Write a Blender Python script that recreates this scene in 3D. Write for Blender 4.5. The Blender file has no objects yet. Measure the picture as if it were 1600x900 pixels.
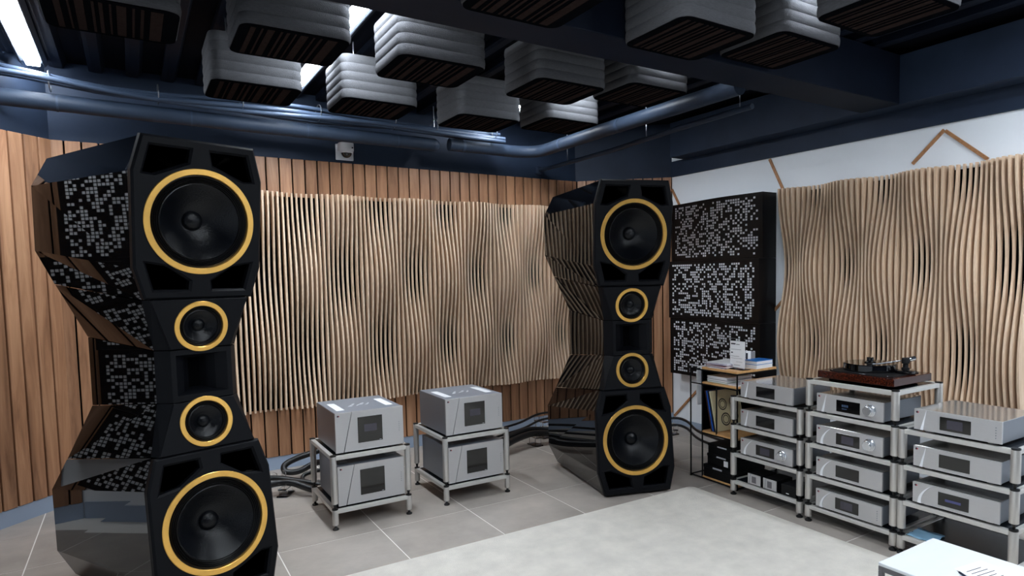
import bpy, bmesh, math, random
from mathutils import Vector, Matrix
random.seed(7)
PI = math.pi
sc = bpy.context.scene
C = sc.collection

# ------------------------------------------------------------------ camera
F_PX, CX, CY = 1024.0, 887.6, 502.3
CAM_H = 0.6 / 0.382
YAW, PITCH, ROLL = math.radians(33.53), math.radians(3.948), math.radians(0.929)


def cam_axes():
    cp, sp = math.cos(PITCH), math.sin(PITCH)
    fwd = Vector((0, cp, -sp)); right = Vector((1, 0, 0)); down = Vector((0, -sp, -cp))
    cr, sr = math.cos(ROLL), math.sin(ROLL)
    r2 = cr * right + sr * down
    d2 = -sr * right + cr * down
    M = Matrix(((math.cos(YAW), math.sin(YAW), 0), (-math.sin(YAW), math.cos(YAW), 0), (0, 0, 1)))
    return M @ r2, M @ d2, M @ fwd


r_, d_, f_ = cam_axes()
cam_d = bpy.data.cameras.new('camera')
cam = bpy.data.objects.new('camera', cam_d)
C.objects.link(cam)
cam.matrix_world = Matrix(((r_.x, -d_.x, -f_.x, 0), (r_.y, -d_.y, -f_.y, 0), (r_.z, -d_.z, -f_.z, CAM_H), (0, 0, 0, 1)))
cam_d.sensor_width = 36.0
cam_d.lens = F_PX / 1600.0 * 36.0
cam_d.shift_x = (800 - CX) / 1600.0
cam_d.shift_y = (CY - 450) / 1600.0
cam_d.clip_start = 0.02
sc.camera = cam

# ------------------------------------------------------------------ world and exposure
sc.view_settings.view_transform = 'Standard'
sc.view_settings.look = 'None'
sc.view_settings.gamma = 1.0
sc.view_settings.use_curve_mapping = False
sc.view_settings.exposure = 0.0
world = bpy.data.worlds.new('world')
sc.world = world
world.use_nodes = True
world.node_tree.nodes['Background'].inputs[0].default_value = (0.02, 0.025, 0.035, 1)
world.node_tree.nodes['Background'].inputs[1].default_value = 1.0
LAMP_STRENGTH = 112.0
LAMP_COLOR = (0.86, 0.93, 1.0)


# ------------------------------------------------------------------ materials
def srgb(r, g, b):
    def f(c):
        c /= 255.0
        return c / 12.92 if c <= 0.04045 else ((c + 0.055) / 1.055) ** 2.4
    return (f(r), f(g), f(b), 1.0)


MATS = {}


def pmat(name, col, rough=0.5, metal=0.0, noise=None, bump=None, spec=None, coat=0.0, trans=0.0, emit=None, ior=None):
    """noise=(scale, amount, stretch xyz)  bump=(scale, strength, stretch)"""
    m = bpy.data.materials.new(name)
    m.use_nodes = True
    nt = m.node_tree
    b = nt.nodes['Principled BSDF']
    b.inputs['Base Color'].default_value = col
    b.inputs['Roughness'].default_value = rough
    b.inputs['Metallic'].default_value = metal
    if spec is not None: b.inputs['Specular IOR Level'].default_value = spec
    if coat: b.inputs['Coat Weight'].default_value = coat; b.inputs['Coat Roughness'].default_value = 0.02
    if trans: b.inputs['Transmission Weight'].default_value = trans
    if ior: b.inputs['IOR'].default_value = ior
    if emit:
        b.inputs['Emission Color'].default_value = emit[0]
        b.inputs['Emission Strength'].default_value = emit[1]
    if noise or bump:
        tc = nt.nodes.new('ShaderNodeTexCoord')
        oi = nt.nodes.new('ShaderNodeObjectInfo')
        cmb = nt.nodes.new('ShaderNodeCombineXYZ')
        ml = nt.nodes.new('ShaderNodeMath'); ml.operation = 'MULTIPLY'; ml.inputs[1].default_value = 37.0
        nt.links.new(oi.outputs['Random'], ml.inputs[0])
        for i in range(3): nt.links.new(ml.outputs[0], cmb.inputs[i])
        add = nt.nodes.new('ShaderNodeVectorMath'); add.operation = 'ADD'
        nt.links.new(tc.outputs['Object'], add.inputs[0]); nt.links.new(cmb.outputs[0], add.inputs[1])

        def tex(scale, stretch, detail=6):
            mp = nt.nodes.new('ShaderNodeMapping')
            mp.inputs['Scale'].default_value = stretch
            nt.links.new(add.outputs[0], mp.inputs[0])
            n = nt.nodes.new('ShaderNodeTexNoise')
            n.inputs['Scale'].default_value = scale; n.inputs['Detail'].default_value = detail
            n.inputs['Roughness'].default_value = 0.6
            nt.links.new(mp.outputs[0], n.inputs['Vector'])
            return n
        if noise:
            n = tex(noise[0], noise[2] if len(noise) > 2 else (1, 1, 1))
            rp = nt.nodes.new('ShaderNodeValToRGB')
            a = noise[1]
            rp.color_ramp.elements[0].position = 0.3
            rp.color_ramp.elements[1].position = 0.7
            rp.color_ramp.elements[0].color = tuple(c * (1 - a) for c in col[:3]) + (1,)
            rp.color_ramp.elements[1].color = tuple(min(1, c * (1 + a)) for c in col[:3]) + (1,)
            nt.links.new(n.outputs['Fac'], rp.inputs[0])
            nt.links.new(rp.outputs[0], b.inputs['Base Color'])
        if bump:
            n2 = tex(bump[0], bump[2] if len(bump) > 2 else (1, 1, 1), 4)
            bp = nt.nodes.new('ShaderNodeBump')
            bp.inputs['Strength'].default_value = bump[1]; bp.inputs['Distance'].default_value = 0.01
            nt.links.new(n2.outputs['Fac'], bp.inputs['Height'])
            nt.links.new(bp.outputs[0], b.inputs['Normal'])
    MATS[name] = m
    return m


def wood_mat(name, dark, mid, light, scale, stretch, rough=0.5, tint=0.35, bump=0.15):
    m = bpy.data.materials.new(name); m.use_nodes = True
    nt = m.node_tree; b = nt.nodes['Principled BSDF']; L = nt.links
    b.inputs['Roughness'].default_value = rough
    tc = nt.nodes.new('ShaderNodeTexCoord'); oi = nt.nodes.new('ShaderNodeObjectInfo')
    mul = nt.nodes.new('ShaderNodeMath'); mul.operation = 'MULTIPLY'; mul.inputs[1].default_value = 53.0
    L.new(oi.outputs['Random'], mul.inputs[0])
    cmb = nt.nodes.new('ShaderNodeCombineXYZ')
    for i in range(3): L.new(mul.outputs[0], cmb.inputs[i])
    add = nt.nodes.new('ShaderNodeVectorMath'); add.operation = 'ADD'
    L.new(tc.outputs['Object'], add.inputs[0]); L.new(cmb.outputs[0], add.inputs[1])
    mp = nt.nodes.new('ShaderNodeMapping'); mp.inputs['Scale'].default_value = stretch
    L.new(add.outputs[0], mp.inputs[0])
    n = nt.nodes.new('ShaderNodeTexNoise'); n.inputs['Scale'].default_value = scale
    n.inputs['Detail'].default_value = 8; n.inputs['Roughness'].default_value = 0.62; n.inputs['Distortion'].default_value = 0.8
    L.new(mp.outputs[0], n.inputs['Vector'])
    rp = nt.nodes.new('ShaderNodeValToRGB'); e = rp.color_ramp.elements
    e[0].position = 0.28; e[0].color = dark
    e[1].position = 0.72; e[1].color = light
    k = e.new(0.5); k.color = mid
    L.new(n.outputs['Fac'], rp.inputs[0])
    # each piece gets its own tone
    hs = nt.nodes.new('ShaderNodeHueSaturation')
    mr = nt.nodes.new('ShaderNodeMapRange'); mr.inputs['To Min'].default_value = 1 - tint; mr.inputs['To Max'].default_value = 1 + tint
    L.new(oi.outputs['Random'], mr.inputs['Value']); L.new(mr.outputs[0], hs.inputs['Value'])
    L.new(rp.outputs[0], hs.inputs['Color']); L.new(hs.outputs[0], b.inputs['Base Color'])
    bp = nt.nodes.new('ShaderNodeBump'); bp.inputs['Strength'].default_value = bump; bp.inputs['Distance'].default_value = 0.004
    L.new(n.outputs['Fac'], bp.inputs['Height']); L.new(bp.outputs[0], b.inputs['Normal'])
    MATS[name] = m
    return m


wood_mat('plank_wood', srgb(112, 76, 52), srgb(157, 113, 82), srgb(186, 142, 108), 9, (1.6, 1.6, 0.12), 0.45, 0.16)
wood_mat('birch', srgb(198, 166, 136), srgb(218, 190, 162), srgb(230, 206, 180), 14, (2, 2, 0.15), 0.55, 0.07, 0.08)
wood_mat('strip_wood', srgb(128, 84, 52), srgb(165, 116, 76), srgb(186, 134, 92), 12, (2, 2, 2), 0.5, 0.06)
wood_mat('rosewood', srgb(16, 6, 4), srgb(46, 17, 10), srgb(92, 40, 22), 9, (14, 1.0, 14), 0.12, 0.02, 0.03)
wood_mat('oak', srgb(188, 138, 86), srgb(214, 164, 108), srgb(228, 182, 128), 10, (1, 6, 6), 0.45, 0.03)
pmat('tile', srgb(160, 152, 144), 0.42, 0, (3.2, 0.17, (1, 1, 1)), (60, 0.05))
pmat('grout', srgb(236, 233, 228), 0.8)
pmat('carpet', srgb(236, 230, 220), 0.95, 0, (7, 0.085), (260, 1.0))
pmat('white_wall', srgb(232, 237, 243), 0.7, 0, (2, 0.02))
pmat('dark_paint', srgb(36, 47, 65), 0.55, 0, (3, 0.16), None, 0.2)
pmat('ceiling_black', srgb(9, 12, 20), 0.8, 0, None, None, 0.05)
pmat('beam_paint_shaded', srgb(16, 22, 34), 0.6, 0, (4, 0.2), None, 0.08)  # dark paint, deepened: the lack of light up there is put into the colour
pmat('baseboard', srgb(150, 165, 186), 0.4)
pmat('pipe_wrap', srgb(38, 48, 63), 0.5, 0, (9, 0.12), (30, 0.15), 0.2)
pmat('cable_grey', srgb(46, 58, 76), 0.5, 0, None, None, 0.25)
pmat('cable_black', srgb(13, 14, 17), 0.35)
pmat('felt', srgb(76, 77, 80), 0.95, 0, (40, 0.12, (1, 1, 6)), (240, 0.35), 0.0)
pmat('felt_shaded', srgb(9, 10, 13), 0.95, 0, (60, 0.2), None, 0.0)  # block undersides: their shade is put into a near-black felt colour
pmat('felt_brown', srgb(40, 32, 30), 0.95, 0, (60, 0.15), None, 0.0)
pmat('gloss_black', (0.002, 0.002, 0.0025, 1), 0.02, 0, None, None, 0.5, 0.25)
pmat('matte_black', (0.0022, 0.0026, 0.004, 1), 0.5, 0, None, (300, 0.04), 0.12)
pmat('soft_black', srgb(10, 10, 12), 0.6, 0, None, None, 0.2)
pmat('void_black', srgb(5, 5, 6), 0.9, 0, None, None, 0.0)
pmat('rubber', (0.003, 0.003, 0.0035, 1), 0.38, 0, None, None, 0.4)
pmat('cone', (0.002, 0.0026, 0.004, 1), 0.24, 0, None, (150, 0.2), 0.2)
pmat('gold', srgb(232, 180, 92), 0.3, 0.75, (30, 0.05, (1, 1, 1)))
pmat('silver', srgb(182, 181, 182), 0.4, 0.45, (90, 0.02, (0.2, 4, 4)))
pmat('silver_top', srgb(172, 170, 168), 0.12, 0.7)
pmat('silver_side', srgb(118, 122, 130), 0.34, 0.5)  # chassis sides: shade from the lighting painted in as a darker silver
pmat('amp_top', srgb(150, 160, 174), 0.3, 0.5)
pmat('vent_white', srgb(222, 224, 228), 0.5)
pmat('post_silver', srgb(190, 186, 181), 0.3, 0.6)
pmat('bar_silver', srgb(192, 190, 186), 0.35, 0.3)
pmat('shelf_dark', srgb(26, 30, 35), 0.25, 0, None, None, 0.25)
pmat('display', srgb(8, 8, 9), 0.06, 0, None, None, 0.6)
pmat('screen_grey', srgb(58, 56, 66), 0.2)
pmat('screen_lit', srgb(20, 24, 34), 0.2, 0, None, None, None, 0, 0, (srgb(90, 120, 160), 0.25))
pmat('led_blue', srgb(50, 52, 84), 0.3, 0, None, None, None, 0, 0, (srgb(70, 74, 130), 0.3))
pmat('knob_metal', srgb(214, 218, 224), 0.2, 0.9)
pmat('chrome', srgb(225, 225, 228), 0.08, 1.0)
pmat('logo_dark', srgb(40, 30, 44), 0.4)
pmat('logo_red', srgb(176, 40, 54), 0.4)
pmat('paper_white', srgb(238, 238, 240), 0.7)
pmat('paper_grey', srgb(176, 176, 182), 0.7)
pmat('ink', srgb(40, 40, 52), 0.6)
pmat('book_blue', srgb(30, 112, 190), 0.4)
pmat('book_green', srgb(60, 150, 60), 0.5)
pmat('book_teal', srgb(70, 130, 150), 0.5)
pmat('book_purple', srgb(120, 90, 140), 0.5)
pmat('book_red', srgb(150, 70, 66), 0.5)
pmat('sleeve_blue', srgb(26, 96, 200), 0.35)
pmat('sleeve_navy', srgb(16, 22, 46), 0.35)
pmat('sleeve_brown', srgb(60, 34, 26), 0.4)
pmat('sleeve_cream', srgb(206, 196, 160), 0.5, 0, (6, 0.05))
pmat('sketch_dark', srgb(48, 40, 38), 0.6)
pmat('white_plastic', srgb(236, 238, 242), 0.35)
pmat('dome_glass', srgb(16, 16, 20), 0.05, 0, None, None, 0.8)
pmat('acrylic', (0.96, 0.98, 1, 1), 0.03, 0, None, None, None, 0, 1.0, None, 1.3)
pmat('marble', srgb(214, 218, 222), 0.35, 0, (4, 0.03, (1, 3, 1)))
pmat('frame_grey', srgb(92, 90, 94), 0.45)
pmat('cloth_blue', srgb(150, 196, 226), 0.9, 0, (20, 0.08))
pmat('backing_felt', srgb(226, 229, 234), 0.9)
pmat('panel_black', srgb(9, 9, 12), 0.3, 0, None, None, 0.25)
pmat('lamp_glow', (1, 1, 1, 1), 0.5, 0, None, None, None, 0, 0, (LAMP_COLOR + (1,), LAMP_STRENGTH))
pmat('lamp_housing', srgb(60, 66, 76), 0.4, 0.3)
pmat('steel', srgb(150, 154, 160), 0.3, 0.9)
M = MATS


# ------------------------------------------------------------------ mesh builder
class MB:
    def __init__(self):
        self.v = []; self.f = []

    def add(self, verts, faces):
        o = len(self.v)
        self.v += [tuple(p) for p in verts]
        self.f += [tuple(i + o for i in fc) for fc in faces]
        return self

    def box(self, x0, x1, y0, y1, z0, z1, bev=0.0, seg=1):
        if bev <= 0:
            vs = [(x, y, z) for z in (z0, z1) for y in (y0, y1) for x in (x0, x1)]
            return self.add(vs, [(0, 2, 3, 1), (4, 5, 7, 6), (0, 1, 5, 4), (1, 3, 7, 5), (3, 2, 6, 7), (2, 0, 4, 6)])
        bm = bmesh.new()
        bmesh.ops.create_cube(bm, size=1)
        for v in bm.verts:
            v.co = Vector(((x0 + x1) / 2 + v.co.x * (x1 - x0), (y0 + y1) / 2 + v.co.y * (y1 - y0), (z0 + z1) / 2 + v.co.z * (z1 - z0)))
        bmesh.ops.bevel(bm, geom=bm.edges[:], offset=bev, segments=seg, profile=0.5, affect='EDGES')
        return self.bm(bm)

    def bm(self, bm, mat=None):
        bm.verts.index_update()
        vs = [(mat @ v.co if mat else v.co.copy()) for v in bm.verts]
        fs = [tuple(v.index for v in f.verts) for f in bm.faces]
        bm.free()
        return self.add(vs, fs)

    def cyl(self, p0, p1, r, seg=16, r2=None, caps=True):
        r2 = r if r2 is None else r2
        p0, p1 = Vector(p0), Vector(p1)
        d = (p1 - p0).normalized()
        a = d.orthogonal().normalized(); b = d.cross(a)
        vs = []
        for p, rr in ((p0, r), (p1, r2)):
            for i in range(seg):
                t = 2 * PI * i / seg
                vs.append(p + a * math.cos(t) * rr + b * math.sin(t) * rr)
        fs = [(i, (i + 1) % seg, seg + (i + 1) % seg, seg + i) for i in range(seg)]
        if caps: fs += [tuple(range(seg - 1, -1, -1)), tuple(range(seg, 2 * seg))]
        return self.add(vs, fs)

    def lathe(self, prof, seg=32, mat=None):
        """prof list of (r, h) about local Z"""
        vs = []; fs = []; n = len(prof)
        for r, h in prof:
            for i in range(seg):
                t = 2 * PI * i / seg
                p = Vector((r * math.cos(t), r * math.sin(t), h))
                vs.append(mat @ p if mat else p)
        for k in range(n - 1):
            for i in range(seg):
                j = (i + 1) % seg
                fs.append((k * seg + i, k * seg + j, (k + 1) * seg + j, (k + 1) * seg + i))
        if prof[0][0] > 1e-4 and prof[0][0] < 1e-3: pass
        return self.add(vs, fs)

    def prism(self, poly, h0, h1, fn=None):
        """poly 2d ccw, extruded h0..h1; fn maps (a,b,h)->xyz"""
        fn = fn or (lambda a, b, h: (a, b, h))
        n = len(poly)
        vs = [fn(a, b, h0) for a, b in poly] + [fn(a, b, h1) for a, b in poly]
        fs = [(i, (i + 1) % n, n + (i + 1) % n, n + i) for i in range(n)] + [tuple(range(n - 1, -1, -1)), tuple(range(n, 2 * n))]
        return self.add(vs, fs)

    def loft(self, rings, caps=True, skip=()):
        n = len(rings[0]); vs = [p for r in rings for p in r]; fs = []
        for k in range(len(rings) - 1):
            for i in range(n):
                if i in skip: continue
                j = (i + 1) % n
                fs.append((k * n + i, k * n + j, (k + 1) * n + j, (k + 1) * n + i))
        if caps: fs += [tuple(range(n - 1, -1, -1)), tuple(range((len(rings) - 1) * n, len(rings) * n))]
        return self.add(vs, fs)

    def tube(self, pts, r, seg=8):
        pts = [Vector(p) for p in pts]
        rings = []; ref = Vector((0.13, 0.21, 1)).normalized()
        for i, p in enumerate(pts):
            d = (pts[min(i + 1, len(pts) - 1)] - pts[max(i - 1, 0)]).normalized()
            a = d.cross(ref)
            if a.length < 1e-3: a = d.orthogonal()
            a.normalize(); b = d.cross(a)
            rings.append([p + a * math.cos(2 * PI * k / seg) * r + b * math.sin(2 * PI * k / seg) * r for k in range(seg)])
        return self.loft(rings)

    def build(self, name, mat, parent=None, smooth=None, loc=None, rot=None, fix=True):
        me = bpy.data.meshes.new(name)
        me.from_pydata(self.v, [], self.f)
        if fix:
            bm = bmesh.new(); bm.from_mesh(me)
            bmesh.ops.recalc_face_normals(bm, faces=bm.faces[:])
            bm.to_mesh(me); bm.free()
        if smooth is not None:
            me.shade_smooth()
            me.set_sharp_from_angle(angle=math.radians(smooth))
        me.materials.append(M[mat])
        o = bpy.data.objects.new(name, me)
        C.objects.link(o)
        if parent: o.parent = parent
        if loc is not None: o.location = loc
        if rot is not None: o.rotation_euler = rot
        return o


def inst(src, name, parent=None, loc=(0, 0, 0), rot=(0, 0, 0), scale=(1, 1, 1)):
    o = bpy.data.objects.new(name, src.data)
    C.objects.link(o); o.parent = parent; o.location = loc; o.rotation_euler = rot; o.scale = scale
    return o


def thing(name, label, cat, loc=(0, 0, 0), rz=0.0, group=None):
    o = bpy.data.objects.new(name, None)
    o.empty_display_size = 0.1
    C.objects.link(o); o.location = loc; o.rotation_euler = (0, 0, rz)
    o['label'] = label; o['category'] = cat
    if group: o['group'] = group
    return o


def tag(o, label, cat, group=None):
    o['label'] = label; o['category'] = cat
    if group: o['group'] = group
    return o


def struct(o, label=None):
    o['kind'] = 'structure'
    if label: o['label'] = label
    return o


def curve_plate(outline, holes, thick, bevel, res=0):
    """flat plate in XY with holes, extruded +-thick/2 along Z; returns (verts, faces)"""
    cd = bpy.data.curves.new('tmp', 'CURVE'); cd.dimensions = '2D'; cd.fill_mode = 'BOTH'
    cd.extrude = thick / 2 - bevel; cd.bevel_depth = bevel; cd.bevel_resolution = res
    cd.offset = -bevel
    for poly in [outline] + holes:
        s = cd.splines.new('POLY'); s.points.add(len(poly) - 1); s.use_cyclic_u = True
        for p, q in zip(s.points, poly): p.co = (q[0], q[1], 0, 1)
    o = bpy.data.objects.new('tmp', cd); C.objects.link(o)
    dg = bpy.context.evaluated_depsgraph_get()
    me = bpy.data.meshes.new_from_object(o.evaluated_get(dg))
    bm = bmesh.new(); bm.from_mesh(me)
    bmesh.ops.remove_doubles(bm, verts=bm.verts[:], dist=1e-5)
    bm.verts.index_update()
    vs = [v.co.copy() for v in bm.verts]; fs = [tuple(v.index for v in f.verts) for f in bm.faces]
    bm.free(); bpy.data.meshes.remove(me); bpy.data.objects.remove(o); bpy.data.curves.remove(cd)
    return vs, fs


def circle(cx, cy, r, n=64):
    return [(cx + r * math.cos(2 * PI * i / n), cy + r * math.sin(2 * PI * i / n)) for i in range(n)]


def catmull(pts, n=8):
    out = []
    P = [Vector(p) for p in pts]
    P = [P[0] * 2 - P[1]] + P + [P[-1] * 2 - P[-2]]
    for i in range(1, len(P) - 2):
        for k in range(n):
            t = k / n
            out.append(0.5 * ((2 * P[i]) + (P[i + 1] - P[i - 1]) * t + (2 * P[i - 1] - 5 * P[i] + 4 * P[i + 1] - P[i + 2]) * t * t + (3 * P[i] - P[i - 1] - 3 * P[i + 1] + P[i + 2]) * t ** 3))
    out.append(P[-2])
    return out


# ------------------------------------------------------------------ room
YB, XD, XE, YF = 5.85, 4.72, -1.40, -2.2          # back, right, left, front wall planes
CB0, CB1 = -0.43, 4.00                            # ends of the back wall
ZW, ZB, ZC = 2.575, 0.11, 3.12                    # wood top, wood bottom, ceiling
room = [(XE, YF), (XD, YF), (XD, YB - (XD - CB1)), (CB1, YB), (CB0, YB), (XE, YB - (CB0 - XE))]


def clip(poly, a, b):
    """keep the part left of a->b"""
    out = []
    def side(p): return (b[0] - a[0]) * (p[1] - a[1]) - (b[1] - a[1]) * (p[0] - a[0])
    for i in range(len(poly)):
        p, q = poly[i], poly[(i + 1) % len(poly)]
        sp, sq = side(p), side(q)
        if sp >= 0: out.append(p)
        if (sp >= 0) != (sq >= 0):
            t = sp / (sp - sq); out.append((p[0] + (q[0] - p[0]) * t, p[1] + (q[1] - p[1]) * t))
    return out


floor = struct(MB().prism(room, -0.06, -0.0015).build('floor', 'grout'))
CARPET = (0.0, 3.368, 0.35, 3.468)
t0 = MB().box(0.003, 0.597, 0.003, 0.597, -0.001, 0.0, 0.0004).build('tile', 'tile', floor)
first = True
for i in range(-3, 8):
    for j in range(-9, 5):
        x, y = 0.623 + 0.6 * i, 4.017 + 0.6 * j
        if y < -0.6: continue
        if x > CARPET[0] and x + 0.6 < CARPET[1] and y > CARPET[2] and y + 0.6 < CARPET[3]: continue
        sq = [(x, y), (x + .6, y), (x + .6, y + .6), (x, y + .6)]
        cl = sq
        for k in range(len(room)): cl = clip(cl, room[k], room[(k + 1) % len(room)]) if cl else cl
        if not cl or len(cl) < 3: continue
        area = abs(sum(cl[k][0] * cl[(k + 1) % len(cl)][1] - cl[(k + 1) % len(cl)][0] * cl[k][1] for k in range(len(cl)))) / 2
        if area < 0.004: continue
        if area > 0.3599:
            if first: t0.location = (x, y, 0); first = False
            else: inst(t0, 'tile', floor, (x, y, 0))
        else:
            cx = sum(p[0] for p in cl) / len(cl); cy = sum(p[1] for p in cl) / len(cl)
            pp = [(p[0] - cx - math.copysign(0.003, p[0] - cx), p[1] - cy - math.copysign(0.003, p[1] - cy)) for p in cl]
            MB().prism(pp, -0.001, 0).build('tile', 'tile', floor, loc=(cx, cy, 0))


def wall_box(name, a, b, z0, z1, mat, thick=0.1, parent=None):
    """vertical slab whose inner face runs a->b (room on the left side)"""
    a, b = Vector((a[0], a[1])), Vector((b[0], b[1]))
    d = (b - a).normalized(); n = Vector((d.y, -d.x)) * thick
    return MB().prism([tuple(a), tuple(a + n), tuple(b + n), tuple(b)], z0, z1).build(name, mat, parent)


A0 = (XE, YB - (CB0 - XE)); A1 = (CB0, YB); C1 = (CB1, YB); D1 = (XD, YB - (XD - CB1))
names = {'wall_back': (C1, A1), 'wall_corner_left': (A1, A0), 'wall_corner_right': (D1, C1)}
plank_mesh = {}
for nm, (a, b) in names.items():
    w = struct(wall_box(nm, a, b, 0.0, ZC, 'dark_paint'))
    d = (Vector(b) - Vector(a)); L = d.length; d.normalize(); n = Vector((-d.y, d.x))   # n points into the room
    ang = math.atan2(d.y, d.x)
    pitch = 0.1
    # planks, origin at lower corner, proud of the wall by 2 cm
    if nm == 'wall_back':
        edges = []; x = CB1
        s = 0.05
        starts = [0.0] + [0.05 + 0.1 * k for k in range(0, 44)]
    else:
        starts = [0.1 * k for k in range(int(L / 0.1) + 1)]
    for k, s in enumerate(starts):
        e = starts[k + 1] if k + 1 < len(starts) else L
        e = min(e, L)
        wd = e - s
        if wd < 0.02: continue
        key = round(wd, 3)
        if key not in plank_mesh:
            m = MB().box(0.0055, wd - 0.0055, 0.0, 0.022, 0, ZW - ZB, 0.003)
            po = m.build('plank', 'plank_wood', w); plank_mesh[key] = po
        else:
            po = inst(plank_mesh[key], 'plank', w)
        p = Vector(a) + d * s + n * 0.001
        po.location = (p.x, p.y, ZB); po.rotation_euler = (0, 0, ang)
    # dark felt behind the plank joints
    struct(wall_box('trim_' + str(1 + list(names).index(nm)), Vector(a) + n * 0.0012, Vector(b) + n * 0.0012, ZB, ZW, 'void_black', 0.001))
    struct(wall_box('baseboard_' + nm.split('_', 1)[1], Vector(a) + n * 0.016, Vector(b) + n * 0.016, 0.0, ZB - 0.001, 'baseboard', 0.014))
wr = struct(wall_box('wall_right', (XD, YF), D1, 0.0, ZC, 'white_wall'))
struct(MB().box(XD - 0.02, XD, YF, D1[1] - 0.012, ZW, 2.73, 0.0).build('trim_4', 'dark_paint'), 'dark painted band above the white wall')
struct(MB().box(XD - 0.012, XD, YF, D1[1] - 0.02, 0, 0.06).build('baseboard_right', 'baseboard'))
struct(wall_box('wall_left', A0, (XE, YF), 0.0, ZC, 'white_wall'))
struct(MB().box(XE, XE + 0.02, YF, A0[1] - 0.02, ZW, ZC - 0.001).build('trim_5', 'dark_paint'))
struct(MB().box(XE, XE + 0.012, YF, A0[1] - 0.02, 0, 0.11).build('baseboard_left', 'baseboard'))
struct(wall_box('wall_front', (XE, YF), (XD, YF), 0.0, ZC, 'dark_paint'))
ceil = struct(MB().prism(room, ZC, ZC + 0.06).build('ceiling', 'ceiling_black'))
rb = None
for k in range(26):                                # corrugated deck ribs
    x = XE + 0.12 + 0.22 * k
    y1 = YB - 0.02
    if x < CB0: y1 = min(y1, x + (YB - CB0) - 0.06)
    if x > CB1: y1 = min(y1, YB - (x - CB1) - 0.12)
    if x + .1 > XD: continue
    MB().prism([(x, ZC - 0.045), (x + 0.025, ZC - 0.05), (x + 0.075, ZC - 0.05), (x + 0.1, ZC - 0.001), (x, ZC - 0.001)], YF + 0.02, y1,
               lambda a, b, h: (a, h, b)).build('rib', 'beam_paint_shaded', ceil)
# beams
struct(MB().box(4.53, XD - 0.001, YF + 0.01, 4.95, 2.731, ZC - 0.051, 0.004).build('trim_6', 'dark_paint'), 'dark painted steel beam along the white wall')
struct(MB().box(XE + 0.03, 4.529, 2.60, 2.89, 2.731, ZC - 0.051, 0.004).build('trim_7', 'beam_paint_shaded'), 'dark painted beam crossing the room')

# wooden strips on the white wall
for k, (p, q) in enumerate([((2.384, 2.534), (2.60, 2.335)), ((2.384, 2.534), (2.10, 2.29)), ((3.87, 2.565), (3.66, 2.16)), ((3.90, 1.15), (3.60, 1.45)),
                            ((5.10, 0.08), (4.55, 0.595)), ((5.12, 2.45), (4.75, 1.87))]):
    a, b = Vector((p[0], p[1])), Vector((q[0], q[1])); d = (b - a).normalized(); n = Vector((-d.y, d.x)) * 0.011
    if k == 1: a = a + d * 0.012
    struct(MB().prism([tuple(a - n), tuple(b - n), tuple(b + n), tuple(a + n)], XD - 0.014, XD - 0.0005, lambda u, v, h: (h, u, v)).build('trim_%d' % (8 + k), 'strip_wood'),
           'thin wooden strip fixed across the white wall')

# ------------------------------------------------------------------ rug
rug = []
for cx, cy, a0 in ((CARPET[1] - .05, CARPET[3] - .05, 0), (CARPET[0] + .05, CARPET[3] - .05, PI / 2), (CARPET[0] + .05, CARPET[2] + .05, PI), (CARPET[1] - .05, CARPET[2] + .05, 1.5 * PI)):
    for k in range(7): rug.append((cx + .05 * math.cos(a0 + k * PI / 12), cy + .05 * math.sin(a0 + k * PI / 12)))
ccx, ccy = (CARPET[0] + CARPET[1]) / 2, (CARPET[2] + CARPET[3]) / 2
ins = lambda t: [(ccx + (x - ccx) * (1 - t), ccy + (y - ccy) * (1 - t)) for x, y in rug]
mb = MB().loft([[(x, y, 0.0002) for x, y in rug], [(x, y, 0.007) for x, y in rug], [(x, y, 0.012) for x, y in ins(0.003)]])
tag(mb.build('rug', 'carpet'), 'large cream low pile rug lying on the grey floor tiles', 'rug')


# ------------------------------------------------------------------ loudspeakers
TILT = math.radians(6.6); ZS = 1.123
def bf(z): return -(abs(z - ZS) - 0.733) * math.tan(TILT)
def mir(p): return (p[0], p[1], 2 * ZS - p[2])


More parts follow.
